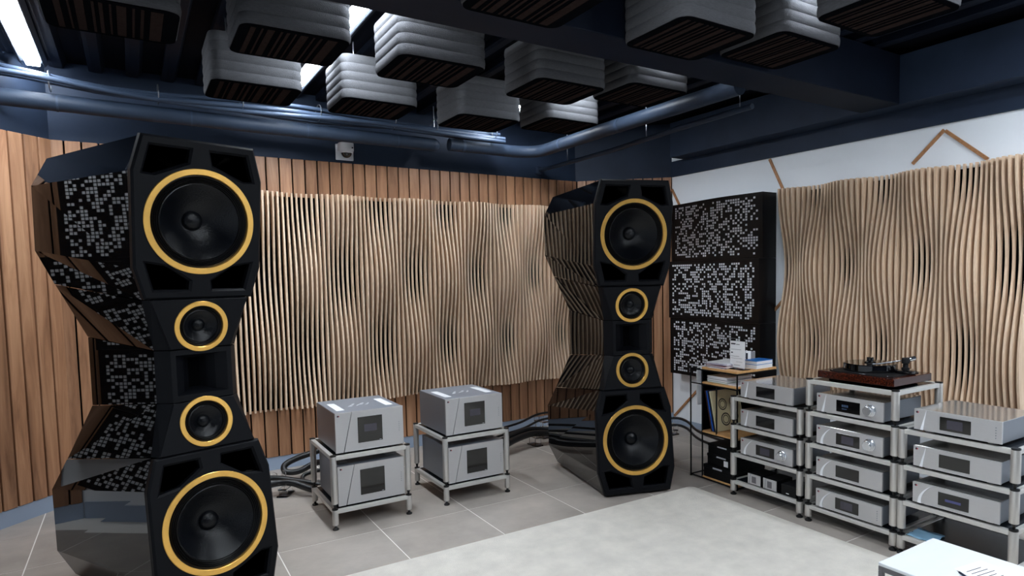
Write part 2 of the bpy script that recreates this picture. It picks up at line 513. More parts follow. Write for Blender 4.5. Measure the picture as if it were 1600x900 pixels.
def make_speaker(label, loc, rz):
    S = thing('floor_loudspeaker', label, 'loudspeaker', loc, rz, 'tall black loudspeakers')
    for up in (True, False):
        T = (lambda p: p) if up else mir
        # woofer cabinet (glossy)
        lv = [(2.226, 2.212, .247, .365, .86), (2.07, 2.07, .288, .43, .885), (1.64, 1.745, .284, .43, .90), (1.4935, 1.573, .241, .392, .765)]
        rings = []
        for zf, zr, wf, wr, br in lv:
            b0 = bf(zf) + 0.05
            rings.append([T(p) for p in ((-wf, b0, zf), (wf, b0, zf), (wr, br, zr), (wr * .8, br + .05, zr), (-wr * .8, br + .05, zr), (-wr, br, zr))])
        cab = MB().loft(rings, True, (0,)).build('woofer_cabinet', 'gloss_black', S)
        # woofer baffle plate with driver hole and four recesses
        zc = 1.856; ct = math.cos(TILT)
        def V2(u, z): return (u, (z - zc) / ct)
        out = [V2(*p) for p in ((-.25, 2.23), (-.292, 2.07), (-.288, 1.64), (-.245, 1.492), (.245, 1.492), (.288, 1.64), (.292, 2.07), (.25, 2.23))]
        holes = [circle(0, 0, .224, 72)]
        for s in (-1, 1):
            holes.append([V2(s * u, z) for u, z in ((.045, 2.185), (.215, 2.185), (.245, 2.065), (.20, 2.062), (.055, 2.125))])
            holes.append([V2(s * u, z) for u, z in ((.238, 1.66), (.205, 1.535), (.055, 1.535), (.05, 1.575), (.15, 1.645))])
        vs, fs = curve_plate(out, holes, 0.05, 0.010)
        sg = -1.0
        def put(p):
            u, v, w = p
            z = zc + v * ct - (w - 0.025) * math.sin(TILT); b = -(v * math.sin(TILT)) - (w - 0.025) * ct
            return T((u, b, z))
        MB().add([put(p) for p in vs], fs).build('baffle', 'matte_black', cab)
        # mid cabinet
        zt, zb = 1.4895, 1.2515
        def inner(z): t = (zt - z) / (zt - zb); return .224 + (.14 - .224) * t
        rings = []
        for zf, zr, wo, bo, wr, br in ((zt, 1.569, .241, bf(zt) + .052, .390, .762), (zb, 1.302, .188, .135, .288, .69)):
            rings.append([T(p) for p in ((-wo, bo, zf), (wo, bo, zf), (wr, br, zr), (wr * .8, br + .05, zr), (-wr * .8, br + .05, zr), (-wr, br, zr))])
        mcab = MB().loft(rings, True, (0,)).build('midrange_cabinet', 'gloss_black', S)
        zm = 1.357
        def put2(p):
            u, v, w = p
            z = zm + v * ct - (w - 0.02) * math.sin(TILT); b = bf(zm) - v * math.sin(TILT) - (w - 0.02) * ct
            return T((u, b, z))
        tr = [(-inner(zt), (zt - zm) / ct), (-inner(zb), (zb - zm) / ct), (inner(zb), (zb - zm) / ct), (inner(zt), (zt - zm) / ct)]
        vs, fs = curve_plate(tr, [circle(0, 0, .103, 48)], 0.04, 0.003)
        mb = MB().add([put2(p) for p in vs], fs)
        for s in (-1, 1):                          # chamfer wedges either side
            r0 = [T((s * inner(zt) * .985, bf(zt) + .003, zt)), T((s * .241, bf(zt) + .054, zt)), T((s * .15, bf(zt) + .06, zt))]
            r1 = [T((s * inner(zb) * .98, bf(zb) + .003, zb)), T((s * .188, .137, zb)), T((s * .08, .137, zb))]
            mb.loft([r0, r1])
        mb.build('baffle', 'matte_black', mcab)

        # drivers
        def driver(name, center_z, R, Rin, Rc, depth, cap):
            sgn = 1 if up else -1
            nrm = Vector((0, -math.cos(TILT), -math.sin(TILT) * sgn))
            zz = center_z if up else 2 * ZS - center_z
            ctr = Vector((0, bf(center_z), zz))
            q = Vector((0, 0, 1)).rotation_difference(nrm).to_euler()
            cone = MB().lathe([(Rc, -0.006), (Rc * .97, -0.010), (Rc * .8, -depth * .38), (Rc * .55, -depth * .72), (cap * 1.0, -depth), (0.0005, -depth)], 64)
            d = cone.build(name, 'cone', S, 40, ctr, q)
            MB().lathe([(Rin - .001, -.03), (Rin, .004), (Rin + .002, .006), (R - .002, .006), (R, .004), (R, 0.0003), (Rin, .0003)], 96).build('trim_ring', 'gold', d, 30)
            w = Rin - Rc
            pr = [(Rin + .002, -.012), (Rin - w * .12, -.010)]
            k = 4 if R > .2 else 2
            for i in range(k):
                for j in range(5):
                    t = j / 4
                    pr.append((Rin - w * (.15 + .8 * (i + t) / k), -.010 + .007 * math.sin(PI * t) * (1.3 if R > .2 else 1.2)))
            pr.append((Rc - .003, -.0085))
            MB().lathe(pr, 96).build('surround', 'rubber', d, 50)
            dome = [(cap, -depth)] + [(cap * math.cos(a), -depth + cap * .55 * math.sin(a)) for a in [PI / 2 * i / 7 for i in range(8)]]
            dome[-1] = (0.0004, dome[-1][1])
            MB().lathe(dome, 40).build('dust_cap', 'cone', d, 60)
        driver('woofer', 1.856, .2485, .2205, .178, .10, .047)
        driver('midrange_driver', 1.357, .1235, .1005, .079, .04, .03)
    # waist with tweeter horn
    z0, z1 = 2 * ZS - 1.2475, 1.2475
    rings = [[(-.188, .137, z), (.188, .137, z), (.287, .69 + e, zr), (.23, .74 + e, zr), (-.23, .74 + e, zr), (-.287, .69 + e, zr)] for z, zr, e in ((z0, 2 * ZS - 1.299, 0), (z1, 1.299, 0))]
    wc = MB().loft(rings, True, (0,)).build('waist_cabinet', 'gloss_black', S)
    b0 = bf(1.25) + .003
    outer = [(-.14, z0), (.14, z0), (.14, z1), (-.14, z1)]
    inn = [(-.118, z0 + .03), (.118, z0 + .03), (.118, z1 - .025), (-.118, z1 - .025)]
    throat = [(-.022, z0 + .055), (.022, z0 + .055), (.022, z1 - .05), (-.022, z1 - .05)]
    rr = [[(u, b0, z) for u, z in outer], [(u, b0, z) for u, z in inn]]
    for t in (.33, .66, 1.0):
        c = t ** .7
        rr.append([(u0 + (u1 - u0) * c, b0 + .105 * t, za + (zb_ - za) * t) for (u0, za), (u1, zb_) in zip(inn, throat)])
    mb = MB().loft(rr, caps=False)
    for s in (-1, 1):
        mb.add([(s * .14, b0, z0), (s * .14, b0, z1), (s * .188, .138, z1), (s * .188, .138, z0)], [(0, 1, 2, 3)])
    mb.build('horn', 'matte_black', wc)
    MB().box(-.024, .024, b0 + .1, b0 + .112, z0 + .05, z1 - .045).build('tweeter', 'void_black', wc)
    # feet
    for u, b in ((-.2, .06), (.2, .06), (-.28, .82), (.28, .82)):
        MB().lathe([(0.0005, 0.0), (.026, 0), (.03, .004), (.03, .012), (.024, .02), (.0005, .0215)], 20).build('foot', 'steel', S, 40, (u, b, 0))
    return S


make_speaker('tall black loudspeaker with gold rings, glossy side mirroring wood planks, beside a silver amplifier stand', (.29, 3.588, 0), math.radians(18.6))
make_speaker('tall black loudspeaker with gold rings, glossy side mirroring pale slats, beside the black magazine stand', (2.953, 3.60, 0), math.radians(-18.1))


# ------------------------------------------------------------------ slatted wave diffusers
def diffuser(name, label, origin, rz, width, z0, z1, prof, n, thick=.0145, backd=.008):
    """local x along the wall, local -y out of the wall; prof(x,z)->depth"""
    D = thing(name, label, 'wall panel', origin, rz)
    MB().box(0, width, -backd, -.0005, z0 + .01, z1 - .03).build('backing', 'void_black', D)
    seg = 30
    for i in range(n):
        x = i * (width - thick) / (n - 1)
        front = [(-(prof(x, z0 + (z1 - z0) * k / seg)), z0 + (z1 - z0) * k / seg) for k in range(seg + 1)]
        mb = MB()
        vs = []; fs = []
        for xx in (0, thick):
            for y, z in front: vs += [(xx, y, z - z0), (xx, -backd, z - z0)]
        m = 2 * (seg + 1)
        for k in range(seg):
            a = 2 * k
            fs += [(a, a + 1, a + 3, a + 2), (m + a, m + a + 2, m + a + 3, m + a + 1), (a, a + 2, m + a + 2, m + a), (a + 1, m + a + 1, m + a + 3, a + 3)]
        fs += [(0, m, m + 1, 1), (m - 2, m - 1, 2 * m - 1, 2 * m - 2)]
        mb.add(vs, fs).build('slat', 'birch', D, 40, (x, 0, z0))
    return D


def prof_back(x, z):
    return .076 + .052 * math.cos(2 * PI * (x + .42 - 2.145) / .634) * math.cos(2 * PI * (z - 2.23) / 1.27)


def prof_right(x, z):
    return .074 - .050 * math.cos(2 * PI * (3.69 - x - 2.794) / .583) * math.cos(2 * PI * (z - 2.25) / 1.27)


diffuser('slat_diffuser', 'long wavy diffuser of pale birch slats on the plank clad wall between the loudspeakers', (.42, YB - .0225, 0), 0, 3.45, .505, 2.29, prof_back, 89)
diffuser('slat_diffuser', 'wavy diffuser of pale birch slats hung on the white wall behind the turntable', (XD - .002, 3.69, 0), -PI / 2, 1.85, .50, 2.28, prof_right, 48)


# ------------------------------------------------------------------ black perforated panels
def perf_panel(label, origin, rz, seed, curve, z0=0.0, h=.566, w=1.2, mirror=False, group=None):
    """local x along the wall, -y out; front face curved by curve(t)->depth"""
    P = thing('perforated_panel', label, 'acoustic panel', origin, rz, group)
    rnd = random.Random(seed)
    nx, nz = 40, 22
    mx, mz = .045, .03
    cw, ch = (w - 2 * mx) / nx, (h - 2 * mz) / nz
    f = lambda x: -curve(x / w)
    mb = MB()
    K = 24                                        # shell: sides, top, bottom
    xs = [w * k / K for k in range(K + 1)]
    front = [(x, f(x)) for x in xs]
    for zz in (0, h):
        base = len(mb.v)
        vs = []
        for x, y in front: vs += [(x, y, zz), (x, -.0005, zz)]
        mb.add(vs, [(2 * k, 2 * k + 1, 2 * k + 3, 2 * k + 2) for k in range(K)])
    for x in (0, w): mb.add([(x, f(x), 0), (x, -.0005, 0), (x, -.0005, h), (x, f(x), h)], [(0, 1, 2, 3)])
    mb.add([(0, -.0005, 0), (w, -.0005, 0), (w, -.0005, h), (0, -.0005, h)], [(0, 1, 2, 3)])
    mb.build('shell', 'panel_black', P)
    # front plate with real square holes
    pl = MB()
    def q(xa, xb, za, zb): pl.add([(xa, f(xa), za), (xb, f(xb), za), (xb, f(xb), zb), (xa, f(xa), zb)], [(0, 1, 2, 3)])
    for k in range(nx):
        xa = mx + k * cw; q(xa, xa + cw, 0, mz); q(xa, xa + cw, h - mz, h)
    for xa, xb in ((0, mx), (w - mx, w)): q(xa, xb, 0, h)
    for i in range(nx):
        for j in range(nz):
            xa, za = mx + i * cw, mz + j * ch
            den = .50 + .12 * math.sin(i * .5 + seed) * math.cos(j * .45 + seed * 2)
            if rnd.random() < den:
                a, b = xa + cw * .13, xa + cw * .87; c, d = za + ch * .13, za + ch * .87
                q(xa, a, za, za + ch); q(b, xa + cw, za, za + ch); q(a, b, za, c); q(a, b, d, za + ch)
            else: q(xa, xa + cw, za, za + ch)
    fp = pl.build('front_plate', 'panel_black', P, fix=False); fp['kind'] = 'stuff'
    bk = MB()
    for k in range(nx):
        xa, xb = mx + k * cw, mx + (k + 1) * cw
        bk.add([(xa, f(xa) + .002, mz), (xb, f(xb) + .002, mz), (xb, f(xb) + .002, h - mz), (xa, f(xa) + .002, h - mz)], [(0, 1, 2, 3)])
    bk.build('felt_backing', 'backing_felt', P)
    return P


cv1 = lambda t: .17 + .05 * (t - .5) + .028 * math.sin(2 * PI * (t * .85 - .25))
cv2 = lambda t: .19 + .03 * (t - .5) + .026 * math.sin(2 * PI * (.95 - t * .8))
cv3 = lambda t: .18 + .06 * (t - .5) - .02 * math.sin(2 * PI * t)
for k, (cv, zb_, lab) in enumerate(((cv1, 1.702, 'topmost'), (cv2, 1.134, 'middle'), (cv3, .566, 'lowest'))):
    perf_panel('%s of three stacked black perforated panels on the white wall behind the magazine stand' % lab, (XD - .001, 5.0, zb_), -PI / 2, k + 2, cv)
    perf_panel('%s of three black perforated panels mirrored in the glossy loudspeaker side' % lab, (XE + .001, 3.59, zb_), PI / 2, k + 12, cv)


# ------------------------------------------------------------------ hi-fi racks
def make_rack(label, loc, w, d, levels, post_r, rz, group, plate=True):
    """origin at front-left post; local x right, y back. levels: shelf top heights"""
    K = thing('equipment_rack', label, 'rack', loc, rz, group)
    for px, py in ((0, 0), (w, 0), (0, d), (w, d)):
        zprev = .03
        for i, zt in enumerate(levels):
            a = zprev if i == 0 else zprev + .036
            p = MB().lathe([(.0005, a), (post_r * .9, a), (post_r, a + .002), (post_r, zt - .004), (post_r * .96, zt - .002), (.0005, zt - .002)], 20).build('post_segment', 'post_silver', K, 40, (px, py, 0))
            pr = [(.0005, zt - .002), (post_r * .94, zt - .002), (post_r * .98, zt + .0005), (post_r * .94, zt + .006)]
            if i < len(levels) - 1: pr += [(.006, zt + .0065), (.008, zt + .022), (post_r * .62, zt + .036), (.0005, zt + .0362)]
            else: pr += [(.0005, zt + .0065)]
            MB().lathe(pr, 20).build('joint', 'rubber', p, 40)
            if i == 0: MB().lathe([(.0005, 0), (post_r * .95, 0), (post_r, .003), (post_r, .008), (post_r * .5, .014), (.007, .02), (.010, .031), (.0005, .0315)], 20).build('foot', 'rubber', p, 40)
            zprev = zt
    bt = .026
    for zt in levels:
        mb = MB()
        mb.box(0, w, -.015, .012, zt - bt, zt, .002)
        mb.box(0, w, d - .012, d + .015, zt - bt, zt, .002)
        mb.box(-.013, .013, 0.012, d - .012, zt - bt, zt, .002)
        mb.box(w - .013, w + .013, 0.012, d - .012, zt - bt, zt, .002)
        s = mb.build('shelf_frame', 'bar_silver', K)
        if plate: MB().box(.013, w - .013, .012, d - .012, zt - .012, zt - .002).build('shelf_plate', 'shelf_dark', s)
    return K


LV = [.107, .305, .505, .705, .905]
AMP_L = [.130, .470]
make_rack('low silver amplifier stand beside the loudspeaker that mirrors wood planks', (.99, 4.18, 0), .478, .56, AMP_L, .0198, 0, 'amplifier stands')
make_rack('low silver amplifier stand with an amplifier, nearer the loudspeaker that mirrors pale slats', (1.742, 4.19, 0), .477, .56, AMP_L, .0198, 0, 'amplifier stands')
R90 = -PI / 2
make_rack('four tier silver rack with two small silver boxes on its bottom shelf', (3.503, 3.182, 0), .557, .46, LV[:4], .0222, R90, 'silver component racks')
make_rack('tallest five tier silver rack carrying the turntable', (3.499, 2.556, 0), .556, .46, LV, .0222, R90, 'silver component racks')
make_rack('four tier silver rack with a blue cloth on its bottom shelf', (3.500, 1.955, 0), .556, .46, LV[:4], .0222, R90, 'silver component racks')


def make_amp(label, loc, group, screen):
    A = thing('mono_amplifier', label, 'amplifier', loc, 0, group)
    w, d, h = (.438 if screen else .430), .50, .262
    f = .012
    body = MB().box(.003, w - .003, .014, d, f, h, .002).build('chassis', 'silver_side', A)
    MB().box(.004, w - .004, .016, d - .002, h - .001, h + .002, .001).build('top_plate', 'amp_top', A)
    # front panel in two pieces divided by a slanted groove
    g0, g1 = .046, .103
    MB().prism([(0, f), (g0, f), (g1, h + .002), (0, h + .002)], 0, .014, lambda a, b, c: (a, c, b)).build('front_panel', 'silver', A)
    MB().prism([(g0 + .006, f), (w, f), (w, h + .002), (g1 + .004, h + .002)], .003, .014, lambda a, b, c: (a, c, b)).build('front_panel', 'silver', A)
    MB().prism([(g0, f), (g0 + .006, f), (g1 + .004, h + .002), (g1, h + .002)], .011, .0138, lambda a, b, c: (a, c, b)).build('groove', 'soft_black', A)
    dp = MB().box(.140, .298, .0005, .0045, f + .047, f + .212, .001).build('display', 'display', A)
    if screen: MB().box(.180, .262, -.0002, .0008, f + .115, f + .162).build('screen', 'screen_grey', dp)
    MB().box(.276, .290, -.0002, .0008, f + .051, f + .054).build('print', 'paper_grey', dp)
    for k in range(5): MB().box(.407, .411, .0022, .0032, f + .09 + .014 * k, f + .095 + .014 * k).build('button', 'silver_side', A)
    lg = MB().lathe([(.0005, .0008), (.006, .0008), (.006, 0)], 16).build('logo', 'logo_dark', A, None, (.018, -.0002, h - .016), (PI / 2, 0, 0))
    MB().box(.004, .009, -.003, .003, .0006, .0014).build('logo_accent', 'logo_red', lg)
    for x0 in (.035, w - .085):
        MB().box(x0, x0 + .05, .09, .36, h + .0018, h + .0035, .0006).build('vent_strip', 'vent_white', A)
    for k in range(8):
        MB().prism([(0, 0), (.024, .006), (.030, .016), (.008, .011)], 0, .0012).build('emblem', 'vent_white', A, None, (.135 + .019 * k, .20 + .028 * (k % 3), h + .0018), (0, 0, .25 * (k % 4) - .3))
    for x, y in ((.05, .06), (w - .05, .06), (.05, d - .06), (w - .05, d - .06)):
        MB().cyl((x, y, 0), (x, y, f), .022, 16).build('foot', 'rubber', A)


for lab, x, z in (('upper silver power amplifier with glowing screen on the stand beside the plank mirroring loudspeaker', 1.012, AMP_L[1]),
                  ('lower silver power amplifier with blank display in the stand beside the plank mirroring loudspeaker', 1.012, AMP_L[0]),
                  ('upper silver power amplifier with glowing screen on the stand nearer the slat mirroring loudspeaker', 1.756, AMP_L[1]),
                  ('lower silver power amplifier with blank display in the stand nearer the slat mirroring loudspeaker', 1.756, AMP_L[0])):
    make_amp(lab, (x + (0 if z > .3 else .004 if x < 1.5 else .010), 4.185 if x < 1.5 else 4.195, z), 'silver power amplifiers', z > .3)


def make_component(label, loc, kind, knob=False, dots=False, screen=None, w=.43, h=.122, depth=.40, name='hifi_component', cat='amplifier'):
    A = thing(name, label, cat, loc, R90, 'silver hi-fi components')
    f = .014
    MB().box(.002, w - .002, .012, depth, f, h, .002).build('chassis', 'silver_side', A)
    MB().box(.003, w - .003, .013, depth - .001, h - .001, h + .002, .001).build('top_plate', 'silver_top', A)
    m = lambda a, b, c: (a, c, b)
    MB().prism([(0, f), (w, f), (w, h + .002), (0, h + .002)], 0, .012, m).build('front_panel', 'silver', A)
    t = h + .002 - f
    if kind == 'wedge': MB().prism([(.034, f), (.050, f), (.066, h + .001)], -.003, .001, m).build('accent', 'vent_white', A)
    else:
        n = 10; o = []; i_ = []
        for k in range(n + 1):
            s = k / n; z = f + t * .99 * s
            xo = .028 + .075 * s ** 2.2; wd = .018 * (1 - s) ** .8
            o.append((xo, z)); i_.append((xo + wd + .0015, z))
        MB().prism(o + i_[::-1], -.003, .001, m).build('accent', 'vent_white', A)
    dp = MB().box(.135, .288, -.002, .001, f + .018, f + .088, .0008).build('display', 'display', A)
    if screen == 'grey': MB().box(.172, .25, -.003, -.0018, f + .03, f + .076).build('screen', 'screen_grey', dp)
    if screen == 'blue': MB().box(.172, .25, -.003, -.0018, f + .045, f + .058).build('screen', 'led_blue', dp)
    if screen == 'digits':
        for k in range(4): MB().box(.172 + .011 * k, .180 + .011 * k, -.003, -.0018, f + .05, f + .064).build('digit', 'screen_lit', dp)
        MB().box(.172, .205, -.003, -.0018, f + .036, f + .041).build('digit', 'screen_lit', dp)
    if knob:
        kb = MB().lathe([(.036, 0), (.036, .008), (.031, .012), (.031, .014), (.027, .015), (.027, .036), (.024, .039), (.0005, .039)], 40).build('knob', 'knob_metal', A, 40, (.352, 0, f + .056), (PI / 2, 0, 0))
        MB().lathe([(.0275, .017), (.0295, .018), (.0295, .022), (.0275, .023)], 40).build('knob_ring', 'chrome', kb, 40)
    if dots:
        for k in range(5): MB().cyl((.403, -.001, f + .026 + .013 * k), (.403, .002, f + .026 + .013 * k), .0028, 10).build('button', 'silver_side', A)
    lg = MB().lathe([(.0005, .0012), (.006, .0012), (.006, 0)], 16).build('logo', 'logo_dark', A, None, (.016, 0, h - .014), (PI / 2, 0, 0))
    MB().box(.003, .009, -.003, .003, .0008, .0018).build('logo_accent', 'logo_red', lg)
    for x, y in ((.06, .05), (w - .06, .05), (.06, depth - .05), (w - .06, depth - .05)):
        MB().lathe([(.0005, 0), (.021, 0), (.023, .003), (.022, f), (.0005, f)], 18).build('foot', 'silver', A, 40, (x, y, 0))
    return A


XF = 3.482
make_component('silver component with dark display topping the rack behind the small silver boxes', (XF, 3.098, LV[3]), 'wedge')
make_component('silver component, second from top in the rack with the small silver boxes', (XF, 3.098, LV[2]), 'wedge')
make_component('silver amplifier with round knob, directly above the two small silver boxes', (XF, 3.098, LV[1]), 'arc', knob=True, screen='grey')
make_component('silver amplifier with round knob and lit digits, directly under the turntable', (XF, 2.49, LV[3]), 'wedge', knob=True, screen='digits')
make_component('silver amplifier with round knob and dark display, second below the turntable', (XF, 2.49, LV[2]), 'arc', knob=True, screen='grey')
make_component('silver component without knob or buttons, third below the turntable', (XF, 2.49, LV[1]), 'arc')
make_component('silver component with a column of buttons, lowest in the turntable rack', (XF, 2.49, LV[0]), 'arc', dots=True, screen='grey')
make_component('silver component with a column of buttons, topping the rack with the blue cloth', (XF, 1.885, LV[3]), 'wedge', dots=True, screen='grey')
make_component('silver component with blank dark display, middle one in the rack with the blue cloth', (XF, 1.885, LV[2]), 'wedge')
make_component('silver component with a blue lit display line, lowest in the blue cloth rack', (XF, 1.885, LV[1]), 'arc', screen='blue')

# two small silver boxes and one black box
for k, (y, lab) in enumerate(((3.05, 'small silver fronted box on the bottom rack shelf, beside the rack post'), (2.917, 'small silver fronted box on the bottom rack shelf, next to the black box'))):
    B = thing('phono_box', lab, 'audio box', (3.50, y, LV[0]), R90, 'small silver fronted boxes')
    MB().box(.001, .109, .004, .17, .008, .078, .002).build('body', 'soft_black', B)
    MB().box(0, .11, 0, .005, .008, .079, .001).build('front_panel', 'silver', B)
    MB().box(.036, .072, -.0015, .001, .02, .064).build('display', 'frame_grey', B)
    MB().prism([(.012, .008), (.016, .008), (.026, .079), (.024, .079)], -.001, .001, lambda a, b, c: (a, c, b)).build('groove', 'silver_side', B)
    for x, y2 in ((.015, .02), (.095, .02), (.015, .15), (.095, .15)): MB().cyl((x, y2, 0), (x, y2, .008), .008, 10).build('foot', 'rubber', B)
B = thing('power_box', 'plain matte black box at the end of the shelf with the small silver boxes', 'audio box', (3.503, 2.77, LV[0]), R90)
MB().box(0, .115, 0, .15, .003, .076, .003).build('body', 'soft_black', B)
MB().box(.04, .062, -.0012, .001, .018, .022).build('print', 'paper_white', B)
for x in (.02, .095): MB().box(x - .008, x + .008, .02, .13, 0, .003).build('foot', 'rubber', B)

# ------------------------------------------------------------------ turntable
TT = thing('turntable', 'turntable with glossy rosewood plinth and thick black platter on the tallest rack', 'turntable', (3.505, 2.505, LV[4]), R90)
MB().box(0, .49, 0, .40, .018, .062, .003).build('plinth', 'rosewood', TT)
MB().box(.06, .43, .03, .36, 0.0, .018, .002).build('base', 'void_black', TT)
tp = MB().prism([(.05, .05), (.10, .02), (.40, .02), (.45, .06), (.45, .33), (.41, .37), (.10, .37), (.05, .33)], .062, .067).build('top_plate', 'soft_black', TT)
MB().box(.26, .30, .028, .034, .067, .0674).build('print', 'paper_grey', tp)
pl = MB().lathe([(.15, .0), (.152, .002), (.152, .040), (.149, .043), (.02, .0435), (.0005, .0435)], 64).build('platter', 'gloss_black', TT, 40, (.215, .215, .067))
MB().lathe([(.145, .0435), (.145, .045), (.0005, .045)], 64).build('record_mat', 'gloss_black', pl, 40)
MB().lathe([(.032, .045), (.034, .05), (.020, .056), (.020, .075), (.017, .078), (.0005, .078)], 32).build('clamp', 'gloss_black', pl, 40)
ar = MB().lathe([(.055, 0), (.056, .004), (.056, .016), (.052, .019), (.0005, .019)], 32).build('arm_base', 'gloss_black', TT, 40, (.418, .245, .067))
MB().lathe([(.022, .019), (.022, .03), (.015, .034), (.015, .055), (.021, .058), (.021, .085), (.018, .09), (.0005, .09)], 24).build('arm_pivot', 'soft_black', ar, 40)
MB().tube([(.0, .03, .078), (-.04, -.03, .068), (-.10, -.11, .054), (-.135, -.125, .05)], .004, 10).build('tonearm', 'steel', ar, 40)
MB().cyl((.005, .02, .078), (.022, .055, .086), .015, 20).build('counterweight', 'chrome', ar, 40)
MB().box(-.155, -.128, -.14, -.118, .043, .055, .002).build('headshell', 'soft_black', ar)
for x, y in ((.075, .04), (.425, .045)): MB().cyl((x, y, .067), (x, y, .0695), .004, 12).build('screw', 'chrome', TT)

# ------------------------------------------------------------------ magazine stand
SX, SY = 3.575, 3.684                              # front-left post
ST = thing('magazine_stand', 'black wire stand with oak shelves holding magazines and records beside the racks', 'shelf unit', (SX, SY, 0), R90)
W_, D_ = .47, .42                                  # local x right (-Y), y back (+X)
rod = .006
for x, y, z0, z1 in ((0, 0, .006, .845), (.124, 0, .012, .845), (W_, 0, .006, .845), (0, D_, .006, .845), (W_, D_, .006, .845), (.124, D_, .006, .845), (.27, 0, .37, .735)):
    MB().cyl((x, y, z0), (x, y, z1), rod, 10).build('upright', 'soft_black', ST, 40)
for z, x0 in ((.845, 0), (.735, .124), (.36, .124), (.012, 0)):
    mb = MB()
    for a, b in (((x0, 0), (W_, 0)), ((x0, D_), (W_, D_)), ((x0, 0), (x0, D_)), ((W_, 0), (W_, D_))):
        mb.cyl((a[0], a[1], z), (b[0], b[1], z), .0055, 8)
    mb.build('rail', 'soft_black', ST, 40)
for z, zt in ((.851, .868), (.741, .755), (.366, .38), (.018, .03)):
    MB().box(.122, W_ + .004, -.004, D_ + .004, z, zt, .002).build('shelf', 'oak', ST)
MB().box(.118, .122, .004, D_ - .004, .372, .84).build('side_panel', 'void_black', ST)
MB().box(.130, W_ - .01, D_ - .005, D_ - .001, .382, .735).build('back_panel', 'void_black', ST)
for x in (0, W_):
    for y in (0, D_): MB().cyl((x, y, 0), (x, y, .008), .009, 10).build('foot', 'rubber', ST)
MB().cyl((.062, 0.0, .845), (.062, D_, .845), .005, 8).build('rail', 'soft_black', ST, 40)
MB().cyl((0.0, 0.0, .735), (.124, 0, .735), .0045, 8).build('rail', 'soft_black', ST, 40)


def on_stand(x, y, z, rz=0.0):
    """local stand coordinates -> world loc and rotation"""
    return (SX + y, SY - x, z), R90 + rz


def stack_item(name, label, cat, x, y, z, w, d, h, mat, page='paper_white', rz=0.0, group=None):
    loc, r = on_stand(x, y, z, rz)
    T = thing(name, label, cat, loc, r, group)
    MB().box(.002, w - .001, .002, d - .002, h * .12, h * .88).build('pages', page, T)
    MB().box(0, w, 0, d, 0, h * .12).build('cover', mat, T)
    MB().box(0, w, 0, d, h * .88, h).build('cover', mat, T)
    MB().box(0, .002, 0, d, h * .12, h * .88).build('spine', mat, T)
    return T


z = .868
for k, (mat, h, rz, lab) in enumerate((('book_teal', .010, .05, 'teal magazine at the bottom of the pile on the stand top'), ('book_red', .008, -.06, 'reddish magazine second in the pile on the stand top'),
                                       ('paper_grey', .007, .10, 'grey magazine third in the pile on the stand top'), ('book_purple', .006, -.02, 'purple edged magazine near the top of the pile on the stand top'),
                                       ('paper_white', .006, .08, 'white magazine topping the pile on the stand top'))):
    stack_item('magazine', lab, 'magazine', .13 + .006 * k % .01, .03, z, .20, .26, h, mat, rz=rz, group='magazines piled on the stand top'); z += h + .0002
loc, r = on_stand(.175, .0, .8682, .1)
tag(MB().box(0, .15, 0, .07, 0, .0012).build('leaflet', 'paper_white', None, None, loc, (0, 0, r)), 'loose white leaflet lying at the front edge of the stand top', 'leaflet')
z = .868
for mat, h, lab in (('paper_white', .028, 'thick white book at the bottom beside the acrylic sign'), ('book_blue', .030, 'blue covered book lying on the white book beside the acrylic sign')):
    stack_item('book', lab, 'book', .345, .20, z, .125, .19, h, mat, rz=0.05, group='books beside the acrylic sign'); z += h + .0002
# leaning brochure
loc, r = on_stand(.235, .30, .868)
T = thing('brochure', 'folded white brochure with dark print standing behind the magazine pile', 'brochure', loc, r + .25)
MB().add([(0, 0, 0), (.07, .03, 0), (.055, .06, .105), (-.015, .03, .105), (0, .003, 0), (.07, .033, 0), (.055, .063, .105), (-.015, .033, .105)],
         [(0, 1, 2, 3), (4, 5, 6, 7), (0, 1, 5, 4), (1, 2, 6, 5), (2, 3, 7, 6), (3, 0, 4, 7)]).build('sheet', 'paper_white', T)
MB().add([(.07, .03, 0), (.12, .0, 0), (.105, .03, .105), (.055, .06, .105)], [(0, 1, 2, 3)]).build('fold', 'paper_grey', T)
MB().add([(.035, .012, .01), (.05, .018, .01), (.038, .043, .09), (.023, .037, .09)], [(0, 1, 2, 3)]).build('print', 'ink', T)
# acrylic sign holder
loc, r = on_stand(.31, .10, .868)
T = thing('sign_holder', 'upright clear acrylic sign holder with a printed white sheet on the stand top', 'sign', loc, r)
MB().box(-.004, .150, 0, .003, .004, .226, .001).build('front_sheet', 'acrylic', T)
MB().box(-.004, .150, -.03, .05, 0, .004, .001).build('base', 'acrylic', T)
pp = MB().box(.002, .144, -.0016, -.0004, .012, .208).build('paper', 'paper_white', T)
for za, xa, xb, hh in ((.182, .012, .055, .009), (.182, .06, .095, .004), (.145, .012, .11, .002), (.118, .012, .03, .008), (.095, .012, .09, .002), (.08, .012, .12, .0015), (.055, .06, .12, .0015), (.03, .04, .10, .0025)):
    MB().box(xa, xb, -.0021, -.0015, za, za + hh).build('print', 'ink', pp)
# second shelf
z = .7555
for mat, h, lab in (('book_green', .012, 'green magazine at the bottom of the pile under the stand top'), ('paper_grey', .014, 'grey magazine above the green one under the stand top'),
                    ('sleeve_navy', .012, 'navy magazine in the pile under the stand top'), ('paper_white', .010, 'white magazine topping the pile under the stand top')):
    stack_item('magazine', lab, 'magazine', .146, .03, z, .20, .27, h, mat, rz=random.uniform(-.03, .03), group='magazines under the stand top'); z += h + .0002
stack_item('magazine', 'grey patterned magazine lying alone on the shelf under the stand top', 'magazine', .352, .03, .7552, .10, .26, .010, 'paper_grey')
